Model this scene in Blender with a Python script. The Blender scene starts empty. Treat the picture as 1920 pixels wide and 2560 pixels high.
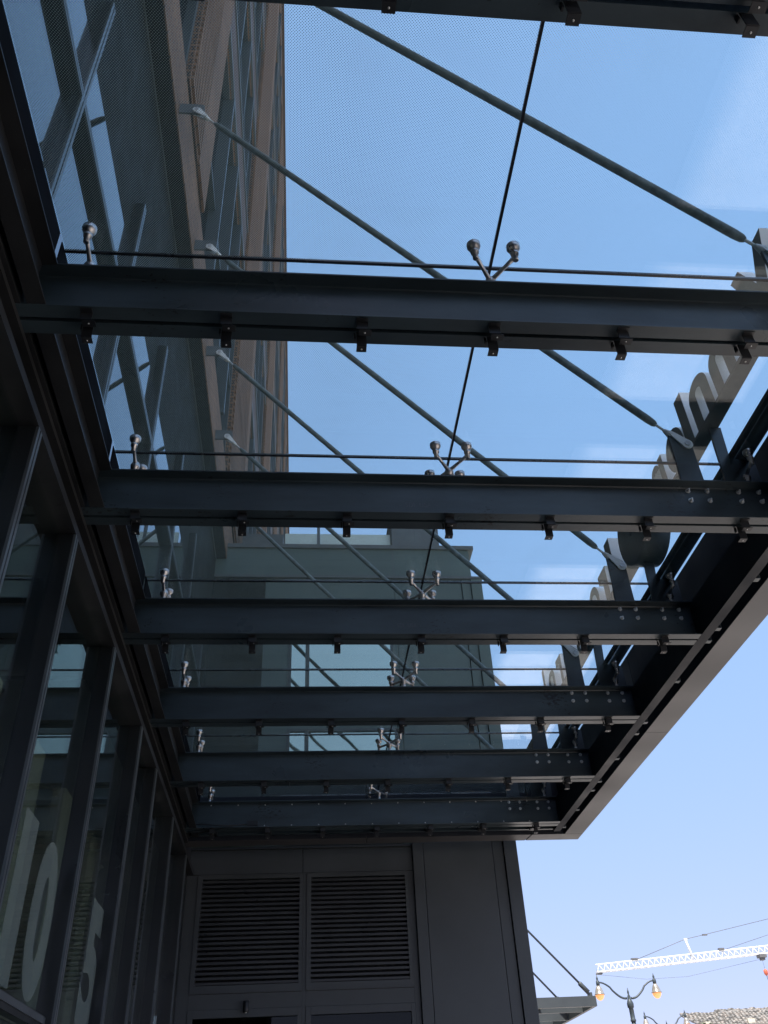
import bpy, bmesh, math, random
from mathutils import Vector, Matrix
random.seed(7)
C = bpy.context.scene.collection
R = math.radians
V = Vector

# ------------------------------------------------------------------ helpers
class MB:
    """collects boxes, prisms and tubes in world coordinates"""
    def __init__(s): s.bm = bmesh.new(); s.mi = 0
    def _f(s, vs, smooth=False):
        try:
            f = s.bm.faces.new(vs); f.smooth = smooth; f.material_index = s.mi
        except ValueError: pass
    def box(s, x0, x1, y0, y1, z0, z1):
        v = [s.bm.verts.new(p) for p in ((x0,y0,z0),(x1,y0,z0),(x1,y1,z0),(x0,y1,z0),(x0,y0,z1),(x1,y0,z1),(x1,y1,z1),(x0,y1,z1))]
        for q in ((3,2,1,0),(4,5,6,7),(0,1,5,4),(1,2,6,5),(2,3,7,6),(3,0,4,7)): s._f([v[i] for i in q])
        return s
    def extrude(s, poly, axis, a, b, smooth=False):
        """poly: 2-D outline; axis X -> (y,z), Y -> (x,z), Z -> (x,y)"""
        def P(u, w, t):
            return {'X':(t,u,w),'Y':(u,t,w),'Z':(u,w,t)}[axis]
        A = [s.bm.verts.new(P(u,w,a)) for u,w in poly]; B = [s.bm.verts.new(P(u,w,b)) for u,w in poly]
        n = len(poly)
        s._f(A[::-1]); s._f(B)
        for i in range(n):
            j = (i+1)%n; s._f([A[i],A[j],B[j],B[i]], smooth)
        return s
    def tube(s, pts, r, n=12, caps=True):
        pts = [V(p) for p in pts]; rs = r if isinstance(r,(list,tuple)) else [r]*len(pts)
        rings = []; prev = None
        for i,p in enumerate(pts):
            t = (pts[min(i+1,len(pts)-1)]-pts[max(i-1,0)])
            if t.length < 1e-9: t = V((0,0,1))
            t.normalize()
            if prev is None:
                u = t.cross(V((0,0,1)) if abs(t.z)<.9 else V((0,1,0))).normalized()
            else: u = (prev - t*prev.dot(t)).normalized()
            prev = u; w = t.cross(u)
            rings.append([s.bm.verts.new(p+(u*math.cos(2*math.pi*k/n)+w*math.sin(2*math.pi*k/n))*rs[i]) for k in range(n)])
        for a,b in zip(rings, rings[1:]):
            for k in range(n): s._f([a[k],a[(k+1)%n],b[(k+1)%n],b[k]], True)
        if caps: s._f(rings[0][::-1]); s._f(rings[-1])
        return s
    def lathe(s, c, prof, n=20, axis=V((0,0,1))):
        """prof: list of (radius, offset along the axis)"""
        c = V(c); axis = V(axis).normalized()
        u = axis.cross(V((0,0,1)) if abs(axis.z)<.9 else V((0,1,0))).normalized(); w = axis.cross(u)
        rings = []
        for r,h in prof:
            rings.append([s.bm.verts.new(c+axis*h+(u*math.cos(2*math.pi*k/n)+w*math.sin(2*math.pi*k/n))*max(r,1e-4)) for k in range(n)])
        for a,b in zip(rings, rings[1:]):
            for k in range(n): s._f([a[k],a[(k+1)%n],b[(k+1)%n],b[k]], True)
        s._f(rings[0][::-1]); s._f(rings[-1])
        return s
    def build(s, name, mat, parent=None, loc=None, bevel=0, autosmooth=False):
        bmesh.ops.recalc_face_normals(s.bm, faces=s.bm.faces)
        me = bpy.data.meshes.new(name)
        L = V(loc) if loc is not None else V((0,0,0))
        s.bm.transform(Matrix.Translation(-L))
        s.bm.to_mesh(me); s.bm.free()
        for m in (mat if isinstance(mat,(list,tuple)) else [mat]): me.materials.append(m)
        o = bpy.data.objects.new(name, me); C.objects.link(o)
        o.location = L
        if parent is not None:
            o.parent = parent
            w = wloc(parent); o.location = L - w
        if bevel:
            b = o.modifiers.new('bevel','BEVEL'); b.width = bevel; b.segments = 1; b.limit_method='ANGLE'; b.angle_limit=R(50)
        return o
def wloc(o):
    v = V(o.location)
    while o.parent: o = o.parent; v = v + V(o.location)
    return v
def tag(o, label=None, cat=None, group=None, kind=None):
    if label: o['label'] = label
    if cat: o['category'] = cat
    if group: o['group'] = group
    if kind: o['kind'] = kind
    return o
def thing(name, loc, label, cat, group=None):
    o = bpy.data.objects.new(name, None); C.objects.link(o); o.location = loc; o.empty_display_size = .2
    return tag(o, label, cat, group)
def copy_tree(o, parent, off=(0,0,0)):
    c = o.copy(); C.objects.link(c); c.parent = parent
    c.location = V(o.location)+V(off)
    for ch in o.children: copy_tree(ch, c)
    return c

# ------------------------------------------------------------------ materials
def newmat(name):
    m = bpy.data.materials.new(name); m.use_nodes = True
    nt = m.node_tree; nt.nodes.clear()
    return m, nt, nt.nodes.new, nt.links.new
def pos(nt):
    g = nt.nodes.new('ShaderNodeNewGeometry'); return g.outputs['Position']
def noise(nt, scale, detail=4, rough=.55, vec=None):
    n = nt.nodes.new('ShaderNodeTexNoise'); n.inputs['Scale'].default_value = scale
    n.inputs['Detail'].default_value = detail; n.inputs['Roughness'].default_value = rough
    nt.links.new(vec if vec is not None else pos(nt), n.inputs['Vector'])
    return n.outputs['Fac']
def ramp(nt, fac, stops):
    r = nt.nodes.new('ShaderNodeValToRGB'); nt.links.new(fac, r.inputs[0])
    e = r.color_ramp.elements
    while len(e) < len(stops): e.new(.5)
    for k,(p,c) in enumerate(stops):
        e[k].position = p; e[k].color = (*c,1) if len(c)==3 else c
    return r.outputs[0]
def scalev(nt, v, s):
    n = nt.nodes.new('ShaderNodeVectorMath'); n.operation='MULTIPLY'; nt.links.new(v, n.inputs[0]); n.inputs[1].default_value = s
    return n.outputs[0]
def metal_paint(name, c, rough=.45, var=.35, spec=.5, metallic=0, nscale=6, specks=False, bump=.03, stretch=(1,1,1)):
    m, nt, N, L = newmat(name)
    b = N('ShaderNodeBsdfPrincipled'); o = N('ShaderNodeOutputMaterial'); L(b.outputs[0], o.inputs[0])
    f = noise(nt, nscale, 6, .6, scalev(nt, pos(nt), stretch))
    lo = tuple(x*(1-var) for x in c); hi = tuple(x*(1+var) for x in c)
    col = ramp(nt, f, [(.28,lo),(.72,hi)])
    if specks:
        n2 = noise(nt, 38, 3, .7, scalev(nt, pos(nt), (.7,1,1.6))); n3 = noise(nt, 2.3, 2)
        mul = N('ShaderNodeMath'); mul.operation='MULTIPLY'; L(n2, mul.inputs[0]); L(n3, mul.inputs[1])
        k = ramp(nt, mul.outputs[0], [(.385,(0,0,0)),(.40,(1,1,1))])
        mx = N('ShaderNodeMix'); mx.data_type='RGBA'; L(k, mx.inputs[0]); L(col, mx.inputs[6]); mx.inputs[7].default_value=(.008,.008,.009,1)
        col = mx.outputs[2]
        # pale dusty splash marks
        n4 = noise(nt, 120, 2, .5); k2 = ramp(nt, n4, [(.74,(0,0,0)),(.78,(1,1,1))])
        mx = N('ShaderNodeMix'); mx.data_type='RGBA'; L(k2, mx.inputs[0]); L(col, mx.inputs[6]); mx.inputs[7].default_value=(.09,.085,.08,1)
        col = mx.outputs[2]
    L(col, b.inputs['Base Color'])
    rr = ramp(nt, noise(nt, nscale*.5, 5), [(.3,(rough*.75,)*3),(.75,(min(1,rough*1.3),)*3)])
    L(rr, b.inputs['Roughness'])
    b.inputs['Metallic'].default_value = metallic
    b.inputs['Specular IOR Level'].default_value = spec
    if bump:
        bp = N('ShaderNodeBump'); bp.inputs['Strength'].default_value=bump; bp.inputs['Distance'].default_value=.01
        L(noise(nt, nscale*12, 3), bp.inputs['Height']); L(bp.outputs[0], b.inputs['Normal'])
    return m
M = {}
M['steel']   = metal_paint('dark_painted_steel', (.028,.042,.050), .34, .5, .5, 0, 3, True, .06, (.35,1,1.6))
M['fascia']  = metal_paint('charcoal_fascia_sheet', (.140,.140,.141), .5, .12, .4, 0, 3)
M['fascia_shaded'] = metal_paint('shaded_fascia_sheet', (.055,.053,.054), .5, .12, .4, 0, 3)  # fascia sheet with the weaker ground bounce at the left put into its colour
M['upper_panel'] = metal_paint('grey_green_cladding', (.095,.140,.128), .5, .12, .4, 0, 1.5)
M['panel']   = metal_paint('charcoal_wall_panel', (.052,.060,.064), .42, .15, .45, 0, 1.5)
M['blade']  = metal_paint('louvre_blade_metal', (.033,.037,.041), .35, .15, .5, 0, 4)
M['mullion'] = metal_paint('black_mullion_aluminium', (.008,.010,.011), .35, .25, .4, 0, 4)
M['cap']     = metal_paint('grey_mullion_cap', (.075,.085,.09), .35, .2, .6, .3, 5)
M['header']  = metal_paint('black_header_panel', (.017,.018,.019), .55, .3, .3, 0, 4, True)
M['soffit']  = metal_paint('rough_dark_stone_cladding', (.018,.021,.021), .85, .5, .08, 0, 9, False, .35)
M['reveal']  = metal_paint('grey_reveal_trim', (.10,.115,.115), .45, .2)
M['stainless']= metal_paint('brushed_stainless', (.60,.58,.56), .32, .15, .5, 1, 30, False, .02)
M['galv']    = metal_paint('galvanised_bolt', (.62,.64,.64), .38, .2, .5, .75, 40)
M['white_fork']= metal_paint('galvanised_fork', (.84,.88,.86), .5, .06, .5, 0, 30)
M['sleeve']  = metal_paint('grey_rod_sleeve', (.14,.18,.18), .5, .6, .4, 0, 14, False, .1)
M['bracket'] = metal_paint('grey_anchor_plate', (.10,.12,.125), .5, .2)
M['clip']    = metal_paint('black_clip_steel', (.010,.011,.013), .45, .3, .5, 0, 8)
M['screw']   = metal_paint('zinc_screw', (.6,.6,.58), .3, .1, .5, .8, 50)
M['seal']    = metal_paint('black_silicone', (.012,.014,.018), .3, .4, .5, 0, 20)
M['letter_white'] = metal_paint('white_letter_return', (.92,.93,.91), .5, .04, .4, 0, 3)
M['letter_back'] = metal_paint('grey_letter_back', (.24,.26,.245), .55, .2, .4, 0, 5)
M['raceway'] = metal_paint('grey_raceway', (.19,.205,.195), .5, .2, .4, 0, 5)
M['window_frame'] = metal_paint('blue_grey_window_frame', (.055,.07,.075), .4, .15)
M['concrete'] = metal_paint('pale_paving', (.50,.45,.42), .85, .12, .3, 0, 3, False, .2)
M['paving_shaded'] = metal_paint('shade_toned_paving', (.11,.11,.11), .7, .2, .4, 0, 12, False, .1)
M['road']    = metal_paint('pale_worn_asphalt', (.36,.325,.30), .9, .25, .3, 0, 25, False, .3)
M['kerb']    = metal_paint('kerb_stone', (.32,.31,.29), .85, .15, .3, 0, 6)
M['crane']   = metal_paint('white_crane_paint', (.82,.83,.82), .5, .04, .4, 0, .5)
M['crane_dark']= metal_paint('crane_winch_grey', (.12,.12,.12), .5, .2)
M['orange']  = metal_paint('orange_hook_block', (.55,.12,.06), .5, .1)
M['lamp_iron']= metal_paint('grey_green_lamp_iron', (.045,.06,.07), .45, .25)
M['cream']   = metal_paint('cream_stucco', (.62,.58,.46), .8, .08, .3, 0, 2)
M['room']    = metal_paint('dim_room_wall', (.36,.37,.33), .8, .3, .2, 0, .8)
M['reflection_streak'] = metal_paint('pale_green_streak', (.36,.37,.33), .7, .1, .2, 0, 1)
M['film']    = None
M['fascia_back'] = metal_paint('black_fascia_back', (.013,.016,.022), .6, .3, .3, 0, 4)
M['flash'] = metal_paint('matt_black_flashing', (.006,.006,.007), .9, .3, .03, 0, 5)
M['leaf']    = metal_paint('palm_leaf', (.06,.09,.035), .6, .4, .4, 0, 4)
M['bark']    = metal_paint('palm_trunk', (.14,.11,.08), .9, .3, .2, 0, 8)
M['guard']   = metal_paint('pale_glazed_screen', (.66,.82,.76), .25, .06, .5, 0, 2, False, 0)

def glass_sheet(name, tint, ior=1.5, dots=False, wav=0., rough=0.0, boost=1.0, dust=0, gcol=(.95,.97,.98)):
    """thin architectural glass: tinted see-through mixed with a Fresnel mirror"""
    m, nt, N, L = newmat(name)
    tr = N('ShaderNodeBsdfTransparent'); tr.inputs[0].default_value = (*tint,1)
    gl = N('ShaderNodeBsdfGlossy'); gl.inputs['Roughness'].default_value = rough
    gl.inputs[0].default_value = (*gcol,1)
    lw = N('ShaderNodeLayerWeight'); lw.inputs['Blend'].default_value = .5
    pw = N('ShaderNodeMath'); pw.operation='POWER'; L(lw.outputs['Facing'], pw.inputs[0]); pw.inputs[1].default_value = 5
    f0 = ((ior-1)/(ior+1))**2
    fr = N('ShaderNodeMath'); fr.operation='MULTIPLY_ADD'; L(pw.outputs[0], fr.inputs[0]); fr.inputs[1].default_value = 1-f0; fr.inputs[2].default_value = f0
    if wav:
        bp = N('ShaderNodeBump'); bp.inputs['Strength'].default_value = wav; bp.inputs['Distance'].default_value=.02
        L(noise(nt, 1.6, 1), bp.inputs['Height']); L(bp.outputs[0], gl.inputs['Normal'])
    mx = N('ShaderNodeMixShader'); 
    fac = fr.outputs[0]
    if boost != 1.0:
        mm = N('ShaderNodeMath'); mm.operation='MULTIPLY'; mm.use_clamp=True; L(fac, mm.inputs[0]); mm.inputs[1].default_value=boost; fac = mm.outputs[0]
    L(fac, mx.inputs[0]); L(tr.outputs[0], mx.inputs[1]); L(gl.outputs[0], mx.inputs[2])
    out = mx.outputs[0]
    if dust:
        du = N('ShaderNodeBsdfTranslucent'); du.inputs[0].default_value=(.70,.80,.62,1)
        dn = ramp(nt, noise(nt, 2.2, 5, .6), [(.3,(dust*.4,)*3),(.55,(dust*1.0,)*3),(.75,(dust*2.4,)*3)])
        dm = N('ShaderNodeMixShader'); L(dn, dm.inputs[0]); L(out, dm.inputs[1]); L(du.outputs[0], dm.inputs[2]); out = dm.outputs[0]
    if dots:
        P = pos(nt); pitch = .0122
        def cell(ox):
            ad = N('ShaderNodeVectorMath'); ad.operation='MULTIPLY_ADD'; L(P, ad.inputs[0])
            ad.inputs[1].default_value=(1/pitch,1/pitch,0); ad.inputs[2].default_value=(ox,ox,0)
            fr_ = N('ShaderNodeVectorMath'); fr_.operation='FRACTION'; L(ad.outputs[0], fr_.inputs[0])
            sb = N('ShaderNodeVectorMath'); sb.operation='DISTANCE'; L(fr_.outputs[0], sb.inputs[0]); sb.inputs[1].default_value=(.5,.5,0)
            return sb.outputs['Value']
        mn = N('ShaderNodeMath'); mn.operation='MINIMUM'; L(cell(0.), mn.inputs[0]); L(cell(.5), mn.inputs[1])
        # dots shrink towards the street edge
        sx = N('ShaderNodeSeparateXYZ'); L(P, sx.inputs[0])
        mr = N('ShaderNodeMapRange'); L(sx.outputs[0], mr.inputs[0])
        mr.inputs[1].default_value=.2; mr.inputs[2].default_value=2.7; mr.inputs[3].default_value=.195; mr.inputs[4].default_value=.0
        lt = N('ShaderNodeMath'); lt.operation='LESS_THAN'; L(mn.outputs[0], lt.inputs[0]); L(mr.outputs[0], lt.inputs[1])
        df = N('ShaderNodeBsdfDiffuse'); df.inputs[0].default_value=(.30,.32,.27,1)
        tl = N('ShaderNodeBsdfTranslucent'); tl.inputs[0].default_value=(.27,.31,.235,1)
        ad = N('ShaderNodeMixShader'); ad.inputs[0].default_value=.5; L(df.outputs[0], ad.inputs[1]); L(tl.outputs[0], ad.inputs[2])
        sc = N('ShaderNodeMath'); sc.operation='MULTIPLY'; L(lt.outputs[0], sc.inputs[0]); sc.inputs[1].default_value=.92
        m2 = N('ShaderNodeMixShader'); L(sc.outputs[0], m2.inputs[0]); L(out, m2.inputs[1]); L(ad.outputs[0], m2.inputs[2])
        out = m2.outputs[0]
        # thin film of dust and a few dead leaves' specks
        n = noise(nt, 26, 3, .75); k = ramp(nt, n, [(.80,(0,0,0)),(.815,(1,1,1))])
        d2 = N('ShaderNodeBsdfDiffuse'); d2.inputs[0].default_value=(.03,.035,.04,1)
        m3 = N('ShaderNodeMixShader'); L(k, m3.inputs[0]); L(out, m3.inputs[1]); L(d2.outputs[0], m3.inputs[2]); out = m3.outputs[0]
    o = N('ShaderNodeOutputMaterial'); L(out, o.inputs[0])
    return m
M['canopy_glass'] = glass_sheet('canopy_glass_plain', (.925,.975,.975))
M['frit_glass']   = glass_sheet('canopy_glass_dotted', (.925,.975,.975), dots=True, dust=.032)
M['store_glass']  = glass_sheet('storefront_glass', (.80,.86,.82), 1.6, boost=1.35)
M['door_glass'] = glass_sheet('door_glass', (.25,.30,.28), 1.4, boost=.6)
M['upper_glass']  = glass_sheet('upper_wall_glass', (.35,.40,.40), 1.6, boost=1.25)
M['tower_glass']  = glass_sheet('tower_window_glass', (.20,.24,.25), 1.5, wav=.05, boost=.55)
M['teal_glass']   = glass_sheet('teal_mirror_glass', (.10,.16,.16), 2.9, wav=.25, rough=.02, boost=2.4, gcol=(.82,1.0,.86))

def film_mat():
    m, nt, N, L = newmat('frosted_number_film')
    d = N('ShaderNodeBsdfDiffuse'); d.inputs[0].default_value=(.20,.24,.22,1)
    t = N('ShaderNodeBsdfTransparent'); mx = N('ShaderNodeMixShader'); mx.inputs[0].default_value=.30
    L(t.outputs[0], mx.inputs[1]); L(d.outputs[0], mx.inputs[2])
    o = N('ShaderNodeOutputMaterial'); L(mx.outputs[0], o.inputs[0]); return m
M['film'] = film_mat()
def amber_mat():
    m, nt, N, L = newmat('glowing_amber_globe')
    b = N('ShaderNodeBsdfPrincipled'); b.inputs['Base Color'].default_value=(.75,.42,.22,1); b.inputs['Roughness'].default_value=.25
    b.inputs['Emission Color'].default_value=(1,.38,.12,1); b.inputs['Emission Strength'].default_value=.55
    o = N('ShaderNodeOutputMaterial'); L(b.outputs[0], o.inputs[0]); return m
M['amber'] = amber_mat()
M['lantern_shade'] = metal_paint('pearly_lantern_shade', (.32,.30,.27), .22, .2, .6, .3, 4)

def brick_mat(name, dark):
    m, nt, N, L = newmat(name)
    P = pos(nt); g = N('ShaderNodeNewGeometry')
    sp = N('ShaderNodeSeparateXYZ'); L(P, sp.inputs[0]); sn = N('ShaderNodeSeparateXYZ'); L(g.outputs['Normal'], sn.inputs[0])
    def comb(a,b):
        c = N('ShaderNodeCombineXYZ'); L(a,c.inputs[0]); L(b,c.inputs[1]); return c.outputs[0]
    def big(n):
        a = N('ShaderNodeMath'); a.operation='ABSOLUTE'; L(n,a.inputs[0]); c = N('ShaderNodeMath'); c.operation='GREATER_THAN'; L(a.outputs[0],c.inputs[0]); c.inputs[1].default_value=.7; return c.outputs[0]
    def mixv(f,a,b):
        x = N('ShaderNodeMix'); x.data_type='VECTOR'; L(f,x.inputs[0]); L(a,x.inputs[4]); L(b,x.inputs[5]); return x.outputs[1]
    v = mixv(big(sn.outputs[1]), comb(sp.outputs[1],sp.outputs[2]), comb(sp.outputs[0],sp.outputs[2]))
    v = mixv(big(sn.outputs[2]), v, comb(sp.outputs[1],sp.outputs[0]))
    br = N('ShaderNodeTexBrick'); L(v, br.inputs['Vector'])
    br.inputs['Scale'].default_value=1; br.inputs['Brick Width'].default_value=.205; br.inputs['Row Height'].default_value=.068
    br.inputs['Mortar Size'].default_value=.010 if not dark else .013; br.inputs['Mortar Smooth'].default_value=.2; br.inputs['Bias'].default_value=-.1
    br.inputs['Color1'].default_value=(.26,.145,.075,1); br.inputs['Color2'].default_value=(.165,.088,.045,1)
    br.inputs['Mortar'].default_value=(.06,.05,.04,1) if not dark else (.035,.03,.027,1)
    n = ramp(nt, noise(nt, 1.3, 4), [(.3,(.75,.75,.75)),(.7,(1.2,1.2,1.2))])
    mx = N('ShaderNodeMix'); mx.data_type='RGBA'; mx.blend_type='MULTIPLY'; mx.inputs[0].default_value=1; L(br.outputs['Color'],mx.inputs[6]); L(n,mx.inputs[7])
    b = N('ShaderNodeBsdfPrincipled'); L(mx.outputs[2], b.inputs['Base Color']); b.inputs['Roughness'].default_value=.85
    bp = N('ShaderNodeBump'); bp.invert=True; bp.inputs['Strength'].default_value=.6; bp.inputs['Distance'].default_value=.008; L(br.outputs['Fac'],bp.inputs['Height']); L(bp.outputs[0],b.inputs['Normal'])
    o = N('ShaderNodeOutputMaterial'); L(b.outputs[0], o.inputs[0]); return m
M['brick'] = brick_mat('tan_brick', False); M['brick_deep'] = brick_mat('tan_brick_raked_joints', True)
M['brown'] = metal_paint('brown_spandrel_stone', (.10,.068,.055), .7, .2, .3, 0, 4)
def tile_mat():
    m, nt, N, L = newmat('grey_clay_tile')
    b = N('ShaderNodeBsdfPrincipled'); b.inputs['Roughness'].default_value=.8
    L(ramp(nt, noise(nt, 1.6, 3, .7), [(.35,(.11,.105,.10)),(.5,(.22,.21,.19)),(.65,(.34,.29,.25))]), b.inputs['Base Color'])
    o = N('ShaderNodeOutputMaterial'); L(b.outputs[0], o.inputs[0]); return m
M['tile'] = tile_mat()

# ------------------------------------------------------------------ measures (metres)
ZB = 4.740; HB = .305; ZT = ZB+HB; ZG = 5.253
Y = [1.223, 2.740, 4.255, 5.758, 7.269, 8.775, 10.267]
YF = 11.45                      # face of the end building
CLIPX = [-1.010+.635*i for i in range(7)]
X_END = 3.08

# ------------------------------------------------------------------ setting
g = MB(); g.box(4.25,5.6,-60,200,-.3,0); tag(g.build('pavement', M['concrete']), kind='structure')
g = MB(); g.box(-60,4.245,-60,200,-.3,0); tag(g.build('entrance_paving', M['paving_shaded']), kind='structure')  # shadow side of the paving, its shade put into a darker colour
g = MB(); g.box(5.9,300,-60,200,-.42,-.13); tag(g.build('road', M['road']), kind='structure')
g = MB(); g.box(5.6,5.9,-60,200,-.3,.004); tag(g.build('kerb', M['kerb'], bevel=.02), kind='structure')
g = MB(); g.box(-1500,1500,-1500,1500,-1,-.45); tag(g.build('ground', M['road']), kind='structure')

# ------------------------------------------------------------------ glass canopy
CN = (1.0, 5.5, ZB)
can = thing('glass_canopy', CN, 'black steel and glass entrance canopy hung over the glass storefront', 'canopy')

def channel(sg, y0, z0=ZB, h=HB, fw=.0746, tw=.009, tf=.0127):
    # outline of one channel in (y, z): web near y0, flanges pointing to sg
    o = [(0,0),(fw,0),(fw,tf*.7),(tw+.004,tf*1.35),(tw,tf*2.0),(tw,h-tf*2.0),(tw+.004,h-tf*1.35),(fw,h-tf*.7),(fw,h),(0,h)]
    return [(y0+sg*a, z0+b) for a,b in o]
def make_beam(y, parent):
    b = MB()
    b.extrude(channel(-1, y-.011), 'X', -1.345, X_END)
    b.extrude(channel(1, y+.011), 'X', -1.345, X_END)
    bm = b.build('roof_beam', M['steel'], parent, (1.0,y,ZB))
    return bm
def make_clip(x, y, parent, small=False):
    c = MB(); w=.027
    # near bracket: plate under the near flange, leg, foot with a screw
    c.box(x-w-.006,x+w-.006, y-.076,y-.050, ZB-.0045,ZB-.0005)
    c.box(x-w-.006,x+w-.006, y-.050,y-.046, ZB-.048,ZB-.0005)
    c.box(x-w+.004,x+w+.010, y-.046,y-.008, ZB-.052,ZB-.048)
    # far bracket: longer leg through the slot, foot beyond the far flange
    c.box(x-w-.004,x+w-.010, y+.013,y+.017, ZB-.090,ZB-.0005)
    c.box(x-w-.004,x+w-.010, y+.017,y+.056, ZB-.093,ZB-.089)
    c.box(x-w-.016,x-w-.008, y+.017,y+.034, ZB-.040,ZB-.0045)
    return c.build('clip', M['clip'], parent, (x,y,ZB))
def make_clip_screw(x,y,parent):
    for (px,py,pz) in ((x+.006,y-.028,ZB-.052),(x-.007,y+.038,ZB-.093)):
        s = MB(); s.lathe((px,py,pz),[(.0045,0),(.0045,-.002),(.002,-.0035)],8); s.build('screw', M['screw'], parent, (px,py,pz))
def bolt_mb(x, y, z, r=.017):
    b = MB(); ax = V((0,-1,0))
    b.lathe((x,y,z),[(r,0),(r,.003),(r*.96,.004)],18,ax)
    b.lathe((x,y-.004,z),[(r*.66,0),(r*.66,.011),(r*.55,.012)],6,ax)
    b.lathe((x,y-.014,z),[(r*.34,0),(r*.34,.012)],10,ax)
    return b
def spider_mb(x, y, arms, post=.1):
    s = MB(); zh = 5.150
    s.lathe((x,y,ZT),[(.030,0),(.030,.006),(.018,.010),(.018,.070),(.028,.076),(.030,.098),(.024,.116),(.016,.124)],18)
    for ax,ay in arms:
        e = V((x+ax,y+ay,5.166)); h = V((x,y,zh)); d=(e-h)
        s.tube([h, h+d*.15, h+d*.55, e-d.normalized()*.004],[.017,.013,.010,.0125],10)
    return s
def rotule_mb(x,y):
    r = MB()
    r.lathe((x,y,5.136),[(.011,0),(.0145,.003),(.0145,.044),(.021,.047),(.022,.060),(.0145,.064),(.0145,.070),(.024,.078),(.031,.090),(.035,.097),(.035,.1165)],22)
    return r
beam_objs = []
for i,y in enumerate(Y):
    if i == 0:
        bo = make_beam(y, can); bo['label'] = 'dark double channel roof beam with clips'
        for x in CLIPX:
            make_clip(x,y,bo); make_clip_screw(x,y,bo)
    else:
        bo = copy_tree(beam_objs[0], can, (0,y-Y[0],0))
    beam_objs.append(bo)
for i,y in enumerate(Y):
    yw = y-.011-.009
    first = None
    for x,z in ((2.500,5.000),(2.630,5.000),(2.500,4.922),(2.630,4.922),(2.846,4.998),(2.985,4.998),(2.846,4.920),(2.985,4.920)):
        if first is None: first = bolt_mb(x,yw,z).build('bolt', M['galv'], beam_objs[i], (x,yw,z)); fx,fz = x,z
        else:
            c = first.copy(); C.objects.link(c); c.parent = beam_objs[i]; c.location = V(first.location)+V((x-fx,0,z-fz))
for k in range(13):     # rows of screws on the last beam
    for (x,z) in ((-1.052+.3145*k,5.014),(-.423+.3145*k,4.772)):
        if x > 2.85: continue
        s = MB(); s.lathe((x,Y[6]-.020,z),[(.0085,0),(.0085,.004),(.004,.006)],10,V((0,-1,0)))
        s.build('screw', M['screw'], beam_objs[6], (x,Y[6]-.02,z))
def text_obj(txt, size, mat, name, parent, depth=.002, bold=0):
    cu = bpy.data.curves.new(name,'FONT'); cu.body = txt; cu.size = size; cu.extrude = depth; cu.align_x='LEFT'; cu.space_character=1.15; cu.offset=bold
    tmp = bpy.data.objects.new(name, cu); C.objects.link(tmp)
    dg = bpy.context.evaluated_depsgraph_get(); dg.update()
    me = bpy.data.meshes.new_from_object(tmp.evaluated_get(dg))
    bpy.data.objects.remove(tmp); bpy.data.curves.remove(cu)
    me.name = name; me.materials.clear(); me.materials.append(mat)
    o = bpy.data.objects.new(name, me); C.objects.link(o)
    if parent: o.parent = parent
    return o
M['mark'] = metal_paint('raised_mill_mark', (.062,.070,.075), .35, .2)
for i,(x0,wd) in {2:(.582,.243),3:(.672,.225)}.items():
    t = text_obj('-  SDI  USA  -', .052, M['mark'], 'mill_mark', beam_objs[i], .0006)
    t.rotation_euler = (R(90),0,0)
    w = max(v.co.x for v in t.data.vertices); t.scale = (wd/w,1,1)
    t.location = V((x0, Y[i]-.0205, 4.832)) - wloc(beam_objs[i])

# ledger along the building (pair of channels) and the low angle beside it
lg = MB()
ys = [.88]+Y+[10.62]
for a,b in zip(ys, ys[1:]):
    a2 = (a+.087 if a>1 else a); b2 = b-.087
    lg.extrude([(-1.275,ZB+.003),(-1.192,ZB+.003),(-1.192,ZB+.012),(-1.262,ZB+.020),(-1.262,ZB+.285),(-1.192,ZB+.293),(-1.192,ZB+.302),(-1.275,ZB+.302)],'Y',a2,b2)
    lg.extrude([(-1.305,ZB+.003),(-1.343,ZB+.003),(-1.343,ZB+.27),(-1.305,ZB+.27)],'Y',a2-.03,b2+.03)
lg.build('ledger_channel', M['header'], can, (-1.27,5,ZB))
lg = MB(); lg.box(-1.372,-1.326,.88,10.62,ZB-.034,ZB-.003); lg.build('ledger_rail', M['header'], can, (-1.35,5,ZB-.03))
for a,b in zip(ys, ys[1:]):     # flashing trough between the glass edge and the wall, in lengths between beams
    fl = MB()
    fl.extrude([(-1.325,5.062),(-1.235,5.062),(-1.217,5.10),(-1.217,5.262),(-1.222,5.262),(-1.222,5.105),(-1.325,5.105)],'Y',a-.05 if a>1 else a,b-.10)
    fl.build('flashing', M['flash'], can, (-1.27,(a+b)/2,5.06))

# street-side edge beam, pipe and glass-edge bar
eb = MB()
eb.extrude([(3.083,ZB),(3.165,ZB),(3.165,ZB+.012),(3.096,ZB+.02),(3.096,ZB+.285),(3.165,ZB+.293),(3.165,ZB+.305),(3.083,ZB+.305)],'Y',.85,10.56)
eb.build('edge_beam', M['fascia_back'], can, (3.1,5,ZB))
pb = MB(); pb.tube([(2.997,.85,5.34),(2.997,10.55,5.34)],.046,20); pb.build('edge_pipe', M['steel'], can, (2.997,5,5.34))
pb = MB(); pb.box(2.885,2.921,.85,10.55,5.315,5.345); pb.build('edge_bar', M['steel'], can, (2.9,5,5.33))
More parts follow.
